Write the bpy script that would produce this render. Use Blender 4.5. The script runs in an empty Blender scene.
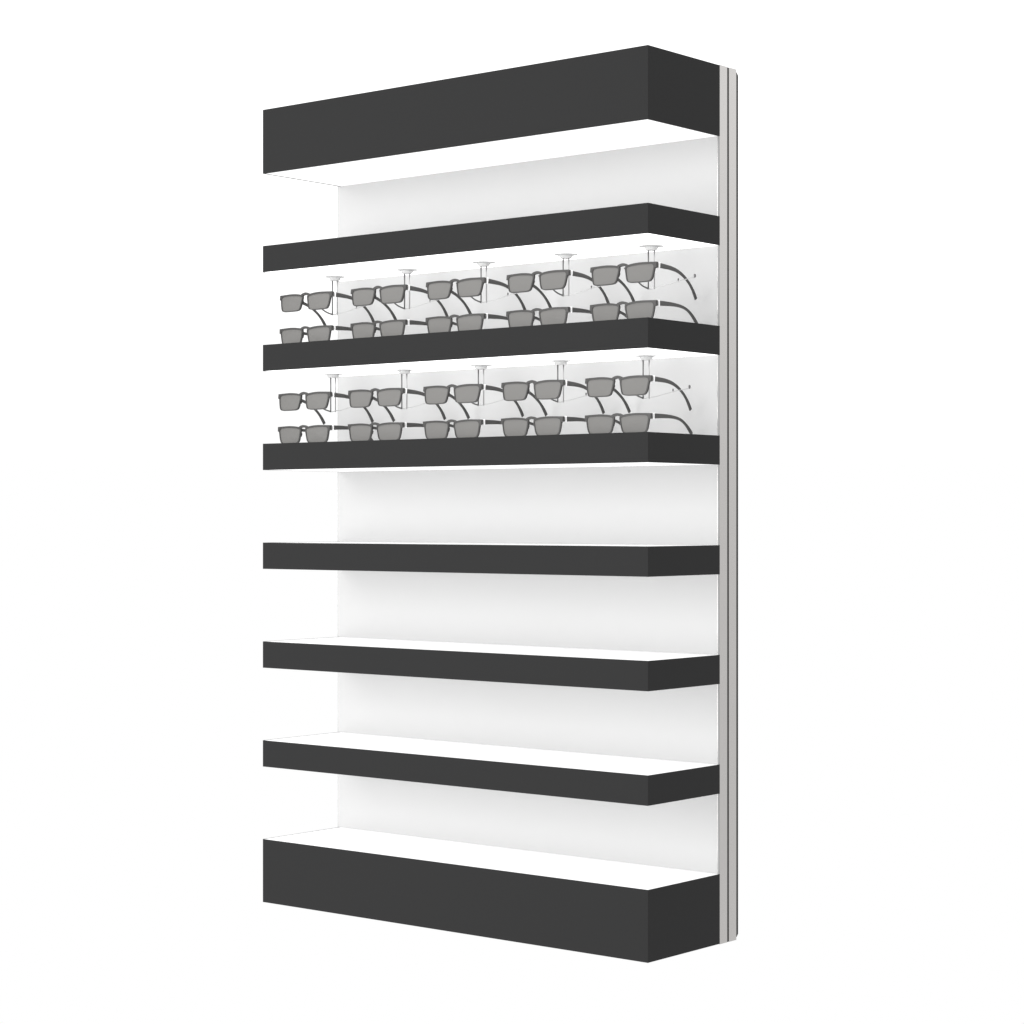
import bpy, bmesh, math
from mathutils import Vector, Matrix

scene = bpy.context.scene
COL = scene.collection

# ------------------------------------------------------------------ helpers
def mat_principled(name, color, rough=0.5, metal=0.0, spec=0.5, emit=0.0, grain=0.0, scale=60.0, bump=0.0):
    m = bpy.data.materials.new(name); m.use_nodes = True
    nt = m.node_tree; b = nt.nodes['Principled BSDF']
    b.inputs['Base Color'].default_value = (*color, 1)
    b.inputs['Roughness'].default_value = rough
    b.inputs['Metallic'].default_value = metal
    b.inputs['Specular IOR Level'].default_value = spec
    if emit:
        b.inputs['Emission Color'].default_value = (1, 1, 1, 1)
        b.inputs['Emission Strength'].default_value = emit
    if grain or bump:
        tc = nt.nodes.new('ShaderNodeTexCoord'); nz = nt.nodes.new('ShaderNodeTexNoise')
        nz.inputs['Scale'].default_value = scale; nz.inputs['Detail'].default_value = 3
        nt.links.new(tc.outputs['Object'], nz.inputs['Vector'])
        if grain:
            r = nt.nodes.new('ShaderNodeMapRange')
            r.inputs['To Min'].default_value = 1 - grain; r.inputs['To Max'].default_value = 1 + grain
            nt.links.new(nz.outputs['Fac'], r.inputs['Value'])
            mx = nt.nodes.new('ShaderNodeMix'); mx.data_type = 'RGBA'; mx.blend_type = 'MULTIPLY'
            mx.inputs['Factor'].default_value = 1
            mx.inputs['A'].default_value = (*color, 1)
            nt.links.new(r.outputs['Result'], mx.inputs['B'])
            nt.links.new(mx.outputs['Result'], b.inputs['Base Color'])
        if bump:
            bp = nt.nodes.new('ShaderNodeBump'); bp.inputs['Strength'].default_value = bump
            bp.inputs['Distance'].default_value = 0.001
            nt.links.new(nz.outputs['Fac'], bp.inputs['Height'])
            nt.links.new(bp.outputs['Normal'], b.inputs['Normal'])
    return m

M = dict(
    fascia=mat_principled('charcoal laminate', (0.0195, 0.0195, 0.0197), 0.65, spec=0.08, grain=0.04, scale=220),
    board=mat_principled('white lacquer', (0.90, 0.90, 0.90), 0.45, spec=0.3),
    light=mat_principled('white with added glow', (0.85, 0.85, 0.85), 0.5, spec=0.2, emit=0.45),  # made-up glow, added to whiten the shelf undersides
    soft=mat_principled('soft white with added glow', (0.85, 0.85, 0.85), 0.5, spec=0.2, emit=0.34),  # weaker added glow under the header, set for the top bay
    bright=mat_principled('bright white with added glow', (0.85, 0.85, 0.85), 0.5, spec=0.2, emit=1.5),  # stronger glow, added to brighten the back panel in the stocked bays
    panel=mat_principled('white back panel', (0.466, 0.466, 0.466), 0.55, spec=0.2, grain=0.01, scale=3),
    alu=mat_principled('satin anodised aluminium', (0.475, 0.462, 0.452), 0.25, metal=1.0, grain=0.02, scale=15),
    groove=mat_principled('dark rubber gasket', (0.035, 0.034, 0.033), 0.7, spec=0.2),
    seal=mat_principled('grey rubber seal', (0.07, 0.068, 0.066), 0.7, spec=0.2),
    lip_shade=mat_principled('grey lip shade', (0.26, 0.26, 0.26), 0.5, spec=0.2),  # shade on the aluminium lip, put into a grey colour
    frame=mat_principled('dark grey acetate', (0.040, 0.039, 0.038), 0.4, spec=0.25),
    temple=mat_principled('dark grey acetate temples', (0.055, 0.054, 0.053), 0.4, spec=0.25),
    hinge=mat_principled('white metal hinge', (0.85, 0.85, 0.85), 0.3, spec=0.5),
    disc=mat_principled('pale satin plastic', (0.60, 0.60, 0.60), 0.4, spec=0.3),
    wire=mat_principled('grey steel wire and rod edge', (0.34, 0.34, 0.34), 0.35, metal=0.8),
    darkwire=mat_principled('dark steel wire and rod edge', (0.12, 0.12, 0.12), 0.4, metal=0.5),
    peg=mat_principled('dark plastic peg', (0.10, 0.10, 0.10), 0.4),
)

def mat_lens():
    m = bpy.data.materials.new('grey tinted lens'); m.use_nodes = True
    nt = m.node_tree; b = nt.nodes['Principled BSDF']
    b.inputs['Base Color'].default_value = (0.144, 0.141, 0.136, 1)
    b.inputs['Roughness'].default_value = 0.45
    b.inputs['Specular IOR Level'].default_value = 0.15
    tr = nt.nodes.new('ShaderNodeBsdfTransparent'); tr.inputs['Color'].default_value = (0.9, 0.89, 0.87, 1)
    mx = nt.nodes.new('ShaderNodeMixShader'); mx.inputs[0].default_value = 0.07
    nt.links.new(b.outputs[0], mx.inputs[1]); nt.links.new(tr.outputs[0], mx.inputs[2])
    nt.links.new(mx.outputs[0], nt.nodes['Material Output'].inputs['Surface'])
    return m
M['lens'] = mat_lens()

def mat_acrylic():
    m = bpy.data.materials.new('clear acrylic'); m.use_nodes = True
    b = m.node_tree.nodes['Principled BSDF']
    b.inputs['Base Color'].default_value = (0.97, 0.97, 0.97, 1)
    b.inputs['Roughness'].default_value = 0.05
    b.inputs['IOR'].default_value = 1.3
    b.inputs['Transmission Weight'].default_value = 1.0
    return m
M['acrylic'] = mat_acrylic()

def obj(name, bm, m, parent=None, smooth=False, bevel=0.0):
    bmesh.ops.recalc_face_normals(bm, faces=bm.faces)
    me = bpy.data.meshes.new(name); bm.to_mesh(me); bm.free()
    me.materials.append(M[m])
    if smooth:
        for p in me.polygons: p.use_smooth = True
    o = bpy.data.objects.new(name, me); COL.objects.link(o)
    if parent: o.parent = parent
    if bevel:
        b = o.modifiers.new('bevel', 'BEVEL'); b.width = bevel; b.segments = 2; b.limit_method = 'ANGLE'
    return o

def thing(name, label, cat, loc=(0, 0, 0), group=None):
    o = bpy.data.objects.new(name, None); COL.objects.link(o)
    o.empty_display_size = 0.02
    o.location = loc; o['label'] = label; o['category'] = cat
    if group: o['group'] = group
    return o

def box(bm, x0, x1, y0, y1, z0, z1):
    vs = [bm.verts.new((x, y, z)) for z in (z0, z1) for x, y in ((x0, y0), (x1, y0), (x1, y1), (x0, y1))]
    for f in ((0, 1, 2, 3), (4, 5, 6, 7), (0, 1, 5, 4), (1, 2, 6, 5), (2, 3, 7, 6), (3, 0, 4, 7)):
        bm.faces.new([vs[i] for i in f])

def prism(bm, poly, z0, z1):                       # poly in (x, y), extruded in z
    a = [bm.verts.new((x, y, z0)) for x, y in poly]; b = [bm.verts.new((x, y, z1)) for x, y in poly]
    bm.faces.new(a); bm.faces.new(b)
    n = len(poly)
    for i in range(n): bm.faces.new((a[i], a[(i+1) % n], b[(i+1) % n], b[i]))

def catmull(pts, n, closed=False):
    P = [Vector(p) for p in pts]; out = []; N = len(P)
    segs = N if closed else N - 1
    for s in range(segs):
        if closed: p0, p1, p2, p3 = P[(s-1) % N], P[s], P[(s+1) % N], P[(s+2) % N]
        else: p0, p1, p2, p3 = P[max(s-1, 0)], P[s], P[s+1], P[min(s+2, N-1)]
        for k in range(n):
            t = k / n
            out.append(0.5*((2*p1)+(-p0+p2)*t+(2*p0-5*p1+4*p2-p3)*t*t+(-p0+3*p1-3*p2+p3)*t**3))
    if not closed: out.append(P[-1].copy())
    return out

def tube(bm, pts, r, seg=10):
    pts = [Vector(p) for p in pts]; rings = []
    up = Vector((0.3, 0.2, 1)).normalized()
    for i, p in enumerate(pts):
        d = (pts[min(i+1, len(pts)-1)] - pts[max(i-1, 0)]).normalized()
        a = d.cross(up)
        if a.length < 1e-3: a = d.cross(Vector((1, 0, 0)))
        a.normalize(); b = d.cross(a)
        rr = r[i] if isinstance(r, (list, tuple)) else r
        rings.append([bm.verts.new(p + rr*(math.cos(2*math.pi*k/seg)*a + math.sin(2*math.pi*k/seg)*b)) for k in range(seg)])
    for A, B in zip(rings, rings[1:]):
        for k in range(seg): bm.faces.new((A[k], A[(k+1) % seg], B[(k+1) % seg], B[k]))
    bm.faces.new(rings[0]); bm.faces.new(rings[-1])

def lathe(bm, prof, cx=0, cy=0, seg=32):           # prof: (r, z); caps both ends
    rings = [[bm.verts.new((cx + r*math.cos(2*math.pi*k/seg), cy + r*math.sin(2*math.pi*k/seg), z)) for k in range(seg)] for r, z in prof]
    for A, B in zip(rings, rings[1:]):
        for k in range(seg): bm.faces.new((A[k], A[(k+1) % seg], B[(k+1) % seg], B[k]))
    bm.faces.new(rings[0]); bm.faces.new(rings[-1])

# ------------------------------------------------------------------ the display unit
W, H, D = 0.8985, 1.5, 0.2082
BACK = 0.2655
T = 0.0005                                          # fascia skin
HZ = 0.516                                          # eye level, fraction from the top
def zt(t): return H*(1 - t)                         # fraction from the top -> height

unit = thing('display_unit', 'tall open wall shelving unit with charcoal fascias, white shelves and aluminium sides', 'display shelves')

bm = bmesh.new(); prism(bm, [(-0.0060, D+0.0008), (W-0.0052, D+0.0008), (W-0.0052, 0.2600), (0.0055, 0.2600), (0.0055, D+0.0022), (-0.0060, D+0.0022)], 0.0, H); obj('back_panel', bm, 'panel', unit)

def profile(mirror):
    out = 0.0 if not mirror else 0.006               # the left profile stands a little proud of the shelf ends
    f = (lambda u: W-u) if not mirror else (lambda u: u-out)
    r = 0.0012; n = 0.0050 + out
    poly = [(n, D+0.0005), (0.0036, D+0.0005), (0.0036, D), (r, D), (r*0.3, D+r*0.3), (0, D+r)]
    poly += [(0, 0.2314), (0.0006, 0.2321), (0.0070, 0.2321), (0.0070, 0.2375), (0.0006, 0.2375), (0, 0.2382)]
    poly += [(0, 0.2596), (0.0007, 0.2606), (n, 0.2606)]
    if mirror: poly = [(u, max(v, D+0.0024)) for u, v in poly if v > D+0.0008] ; poly.insert(0, (n, D+0.0024)); poly = [p for i, p in enumerate(poly) if i == 0 or p != poly[i-1]]
    bm = bmesh.new(); prism(bm, [(f(u), v) for u, v in poly], -0.0008, H+0.0008)
    o = obj('side_profile', bm, 'alu', unit)
    bm = bmesh.new()
    x0, x1 = sorted((f(0.0020), f(0.0069)))
    box(bm, x0, x1, 0.2323, 0.2373, 0.0, H); obj('groove_seal', bm, 'seal', o)
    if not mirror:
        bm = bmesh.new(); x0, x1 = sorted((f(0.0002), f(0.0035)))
        box(bm, x0, x1, D-0.0010, D-0.00005, 0.0, H); obj('lip_shade_strip', bm, 'lip_shade', o)  # grey strip standing for the shaded front lip of the profile
    bm = bmesh.new()
    v0, v1 = 0.2607, BACK
    x0, x1 = sorted((f(0.0002), f(0.0200)))
    pts = [(v0, 0.004), (v1, 0.009), (v1, H-0.009), (v0, H-0.004)]      # upper and lower corners cut
    A = [bm.verts.new((x0, v, z)) for v, z in pts]; B = [bm.verts.new((x1, v, z)) for v, z in pts]
    bm.faces.new(A); bm.faces.new(B)
    for i in range(4): bm.faces.new((A[i], A[(i+1) % 4], B[(i+1) % 4], B[i]))
    obj('back_strip', bm, 'groove', o)
profile(False); profile(True)

def fascia_bm(z0, z1, T=T):
    bm = bmesh.new()
    e = D + 0.0006
    prism(bm, [(0, 0), (W, 0), (W, e), (W-T, e), (W-T, T), (T, T), (T, e), (0, e)], z0, z1)
    return bm

def tier(name, t0, t1, glow_below='light', T=T):
    z1, z0 = zt(t0), zt(t1)
    g = 0.0001
    bm = bmesh.new(); box(bm, T+g, W-T-g, T+g, D+0.0006, z0+0.0030, z1-0.0004)
    o = obj(name, bm, 'board', unit)
    obj('fascia', fascia_bm(z0, z1, T), 'fascia', o)
    if glow_below:
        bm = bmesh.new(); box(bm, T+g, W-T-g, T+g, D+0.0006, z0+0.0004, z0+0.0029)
        obj('added_glow_panel', bm, glow_below, o)  # added glowing sheet that whitens the underside and brightens the bay below
    return o

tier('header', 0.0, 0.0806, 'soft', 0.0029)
TH = 0.0332
SH = [0.1719 + 0.12478*k for k in range(6)]
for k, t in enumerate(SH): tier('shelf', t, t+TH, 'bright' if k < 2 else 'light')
tier('plinth', 0.9205, 1.0, None)

# ------------------------------------------------------------------ sunglasses (origin: middle of the front, at the hinge height line)
def bend(x): return 0.4*x*x                          # slight face wrap
OUT = [(.0056, .0098), (.0110, .0136), (.0220, .0156), (.0365, .0165), (.0510, .0162), (.0620, .0156), (.0662, .0130),
       (.0648, .0050), (.0628, -.0060), (.0606, -.0128), (.0560, -.0166), (.0440, -.0174), (.0285, -.0175), (.0170, -.0168),
       (.0110, -.0134), (.0078, -.0030)]
INN = [(.0084, .0082), (.0130, .0106), (.0225, .0121), (.0365, .0130), (.0500, .0128), (.0588, .0119), (.0620, .0094),
       (.0624, .0045), (.0607, -.0059), (.0586, -.0121), (.0548, -.0153), (.0436, -.0162), (.0285, -.0163), (.0176, -.0156),
       (.0128, -.0127), (.0098, -.0028)]
SX = 1.02
def outline(pts, s):
    return [(s*SX*v.x, v.y) for v in catmull([(x, z) for x, z in pts], 5, True)]

def frame_bm():
    bm = bmesh.new(); d = 0.0038
    for s in (-1, 1):
        o, i = outline(OUT, s), outline(INN, s); n = len(o)
        def ring(pl, y): return [bm.verts.new((x, bend(x)+y, z)) for x, z in pl]
        of, ob, nf, nb = ring(o, 0), ring(o, d), ring(i, 0), ring(i, d)
        for k in range(n):
            j = (k+1) % n
            for a, b in ((of, nf), (nf, nb), (nb, ob), (ob, of)):
                bm.faces.new((a[k], a[j], b[j], b[k]))
        # end piece at the outer upper corner
        pl = [(s*.0620, .0158), (s*.0692, .0156), (s*.0694, .0070), (s*.0650, .0056)]
        A = [bm.verts.new((x, bend(x)-.0002, z)) for x, z in pl]; B = [bm.verts.new((x, bend(x)+.0058, z)) for x, z in pl]
        bm.faces.new(A); bm.faces.new(B)
        for k in range(4): bm.faces.new((A[k], A[(k+1) % 4], B[(k+1) % 4], B[k]))
        # nose pad behind the inner rim
        tube(bm, [(s*.0082, .003, .0060), (s*.0092, .0065, .0010), (s*.0112, .0075, -.0040)], [.0008, .0013, .0008], 8)
    # keyhole bridge
    c = catmull([(-.0115, .0112), (-.0085, .0132), (-.0045, .0146), (0, .0152), (.0045, .0146), (.0085, .0132), (.0115, .0112)], 4)
    rows = []
    for k, p in enumerate(c):
        q, r = c[max(k-1, 0)], c[min(k+1, len(c)-1)]
        t = (r-q).normalized(); nrm = Vector((-t.y, t.x)); h = 0.0023
        a, b = p + nrm*h, p - nrm*h
        rows.append([bm.verts.new((a.x, .0002, a.y)), bm.verts.new((b.x, .0002, b.y)), bm.verts.new((b.x, .0042, b.y)), bm.verts.new((a.x, .0042, a.y))])
    for A, B in zip(rows, rows[1:]):
        for k in range(4): bm.faces.new((A[k], A[(k+1) % 4], B[(k+1) % 4], B[k]))
    bm.faces.new(rows[0]); bm.faces.new(rows[-1])
    return bm

def lens_bm(s):
    bm = bmesh.new()
    # slightly larger than the opening so that it seats in the rim's groove
    c = Vector((.0365, -.001)); pl = []
    for x, z in outline(INN, 1):
        v = Vector((x, z)); v = c + (v-c)*1.012; pl.append((s*v.x, v.y))
    def ring(y): return [bm.verts.new((x, bend(x)+y, z)) for x, z in pl]
    f, b = ring(.0010), ring(.0026); n = len(pl)
    cf = bm.verts.new((s*c.x, bend(c.x)+.0004, c.y)); cb = bm.verts.new((s*c.x, bend(c.x)+.0020, c.y))
    for k in range(n):
        j = (k+1) % n
        bm.faces.new((f[k], f[j], cf)); bm.faces.new((b[k], b[j], cb)); bm.faces.new((f[k], f[j], b[j], b[k]))
    return bm

STRAIGHT = [(.0125, .0112), (.030, .0119), (.0475, .0123), (.064, .0121), (.079, .0109), (.094, .0078), (.107, .0020), (.119, -.0063), (.1285, -.0145)]
CURVED = [(.0125, .0112), (.030, .0124), (.0475, .0131), (.0665, .0119), (.086, .0070), (.102, -.0006), (.113, -.0082), (.1215, -.0162), (.1285, -.0245)]
TEMPLE_H = [.0086, .0078, .0068, .0058, .0050, .0048, .0052, .0064, .0066]
def temple_bm(s, path):
    bm = bmesh.new()
    c = catmull([(y, z, h) for (y, z), h in zip(path, TEMPLE_H)], 5); rows = []
    for k, p in enumerate(c):
        q, r = c[max(k-1, 0)], c[min(k+1, len(c)-1)]
        t = Vector((r.x-q.x, r.y-q.y)).normalized(); nrm = Vector((-t.y, t.x)); h = p.z/2
        x = s*(.0678 - .025*max(0, p.x-.02)*(p.x/.12)); w = .0013
        ring = []
        for ax, an in ((-1, .7), (-.6, 1), (.6, 1), (1, .7), (1, -.7), (.6, -1), (-.6, -1), (-1, -.7)):
            ring.append(bm.verts.new((x+ax*w, p.x+nrm.x*h*an, p.y+nrm.y*h*an)))
        rows.append(ring)
    for A, B in zip(rows, rows[1:]):
        for k in range(8): bm.faces.new((A[k], A[(k+1) % 8], B[(k+1) % 8], B[k]))
    bm.faces.new(rows[0]); bm.faces.new(rows[-1])
    return bm

def make_glasses(path):
    root = thing('sunglasses', '', 'sunglasses', group='sunglasses on the lit shelves')
    obj('frame', frame_bm(), 'frame', root)
    for s in (-1, 1):
        obj('lens', lens_bm(s), 'lens', root, smooth=False)
        t = obj('temple', temple_bm(s, path), 'temple', root)
        bm = bmesh.new(); x0, x1 = sorted((s*.0656, s*.0697))
        box(bm, x0, x1, .0100, .0126, .0060, .0164)
        obj('hinge', bm, 'hinge', t)
    return root

def copy_tree(o, parent=None):
    c = o.copy(); COL.objects.link(c); c.parent = parent
    for ch in list(o.children): copy_tree(ch, c)
    return c

# ------------------------------------------------------------------ hangers (origin: where the disc meets the shelf underside)
ROD_V = 0.142; FRONT_V = 0.066
def make_hanger():
    root = thing('glasses_hanger', '', 'hanger', group='glasses hangers under the lit shelves')
    bm = bmesh.new(); lathe(bm, [(.0215, 0), (.0220, -.0004), (.0218, -.0008), (.0190, -.0013), (.0125, -.0018)]); obj('disc', bm, 'disc', root)
    bm = bmesh.new(); lathe(bm, [(.0118, -.0019), (.0112, -.0048), (.0090, -.0076)]); obj('collar', bm, 'disc', root)
    for x, r, m in ((-.0064, .0012, 'darkwire'), (.0064, .0010, 'wire')):  # edge lines of one clear rod, drawn as a dark and a paler wire
        bm = bmesh.new(); tube(bm, [(x, 0, -.0076), (x, 0, -.030), (x, 0, -.0740)], r, 10); obj('rod_edge', bm, m, root, smooth=True)
    # the wire that carries both temples, rising to a pair of pegs at each end
    zb = -.0715
    half = [(.0076, 0, zb), (.018, .001, zb+.0008), (.034, .003, zb+.0040), (.055, .005, zb+.0085), (.072, .006, zb+.0110), (.085, .006, zb+.0128)]
    pts = [(-.0064, 0, zb-.0015), (0, -.0003, zb-.0015)] + half
    bm = bmesh.new(); tube(bm, catmull(pts, 4), .0008, 8); a = obj('temple_wire', bm, 'wire', root)
    for s in (1,):
        for x, r in ((.0520, .0013), (.086, .0020)):
            bm = bmesh.new(); zz = zb + (.0080 if x < .07 else .0128)
            tube(bm, [(s*x, .006, zz-.001), (s*x, .006, zz+.0025), (s*x, .006, zz+.0052)], [r*.7, r, r*.8], 8)
            obj('peg', bm, 'peg', a)
    # the arm reaching forward to the nose bridge
    fy = FRONT_V - ROD_V
    pts = [(-.0064, -.0008, zb-.001), (-.0064, -.020, zb+.0035), (-.0064, -.045, zb+.016), (-.0064, fy+.012, zb+.0255), (-.0064, fy+.0075, zb+.0285)]
    bm = bmesh.new(); tube(bm, catmull(pts, 5), .0014, 8); obj('nose_arm', bm, 'darkwire', root)
    return root

# camera model (also used to read positions off measured distances along the shelf)
FPX = 2196.0
CR = Vector((.7722, .6355)); CF = Vector((-.6354, .7721))
CAM = Vector((W, 0)) - .2222*CR - 3.588*CF

ROW_U = {   # middle of each pair along the shelf, measured from the left end
    0: [0.0450, 0.2330, 0.4210, 0.6110, 0.7965],
    1: [0.0405, 0.2260, 0.4145, 0.5990, 0.7855],
}
ORD = ['leftmost', 'second from left', 'middle', 'second from right', 'rightmost']
proto_g = make_glasses(STRAIGHT); proto_c = make_glasses(CURVED); proto_h = make_hanger(); first_g = first_c = first_h = True
for r, (k, tiername) in enumerate(((1, 'upper'), (2, 'lower'))):
    top = zt(SH[k]); under = zt(SH[k-1] + TH)
    for i, u in enumerate(ROW_U[r]):
        h = proto_h if first_h else copy_tree(proto_h); first_h = False
        h.location = (u + 0.0065, ROD_V, under + 0.0002)
        h['label'] = f'clear rod hanger (edges only) with pale disc, {ORD[i]} of five above {tiername} stocked shelf'
        # standing pair
        g = proto_g if first_g else copy_tree(proto_g); first_g = False
        g.location = (u, FRONT_V, top + (0.0200 if r == 0 else 0.0190)); g.rotation_euler = (math.radians(-0.5), 0, 0)
        g['label'] = f'dark rectangular sunglasses standing on the {tiername} stocked shelf, {ORD[i]} of five'
        # hung pair, temples dipping towards the back panel
        g = proto_c if first_c else copy_tree(proto_c); first_c = False
        g.location = (u, FRONT_V, top + (0.0845 if r == 0 else 0.0825)); g.rotation_euler = (math.radians(-6), 0, 0)
        g['label'] = f'dark rectangular sunglasses hung above the {tiername} stocked shelf, {ORD[i]} of five'

# ------------------------------------------------------------------ light
w = bpy.data.worlds.new('World'); scene.world = w; w.use_nodes = True
nt = w.node_tree; bg = nt.nodes['Background']
tc = nt.nodes.new('ShaderNodeTexCoord'); sx = nt.nodes.new('ShaderNodeSeparateXYZ')
mr = nt.nodes.new('ShaderNodeMapRange'); mr.interpolation_type = 'SMOOTHSTEP'
mr.inputs['From Min'].default_value = 0.02; mr.inputs['From Max'].default_value = 0.16
mr.inputs['To Min'].default_value = 1.0; mr.inputs['To Max'].default_value = 1.38
nt.links.new(tc.outputs['Generated'], sx.inputs[0]); nt.links.new(sx.outputs['Z'], mr.inputs['Value'])
nt.links.new(mr.outputs['Result'], bg.inputs['Strength'])
bg.inputs['Color'].default_value = (1, 1, 1, 1)

def area(name, loc, target, size, power):
    l = bpy.data.lights.new(name, 'AREA'); l.shape = 'RECTANGLE'; l.size, l.size_y = size; l.energy = power
    o = bpy.data.objects.new(name, l); COL.objects.link(o); o.location = loc
    d = Vector(target) - Vector(loc); o.rotation_euler = d.to_track_quat('-Z', 'Y').to_euler()
    return o
area('softbox', (-0.9, -4.5, 1.08), (0.45, 0, 0.75), (3.6, 3.6), 222)

# ------------------------------------------------------------------ camera
cd = bpy.data.cameras.new('Camera'); cam = bpy.data.objects.new('Camera', cd); COL.objects.link(cam)
cam.location = (CAM.x, CAM.y, H*(1-HZ))
cam.rotation_euler = (math.radians(90), 0, math.asin(.6354))
cd.sensor_width = 36; cd.lens = FPX/1024*36; cd.shift_y = 6.6/1024
cd.clip_start = 0.05; cd.clip_end = 200
scene.camera = cam

scene.view_settings.view_transform = 'Standard'
scene.view_settings.look = 'None'
scene.view_settings.exposure = 0
scene.view_settings.gamma = 1
scene.view_settings.use_curve_mapping = False
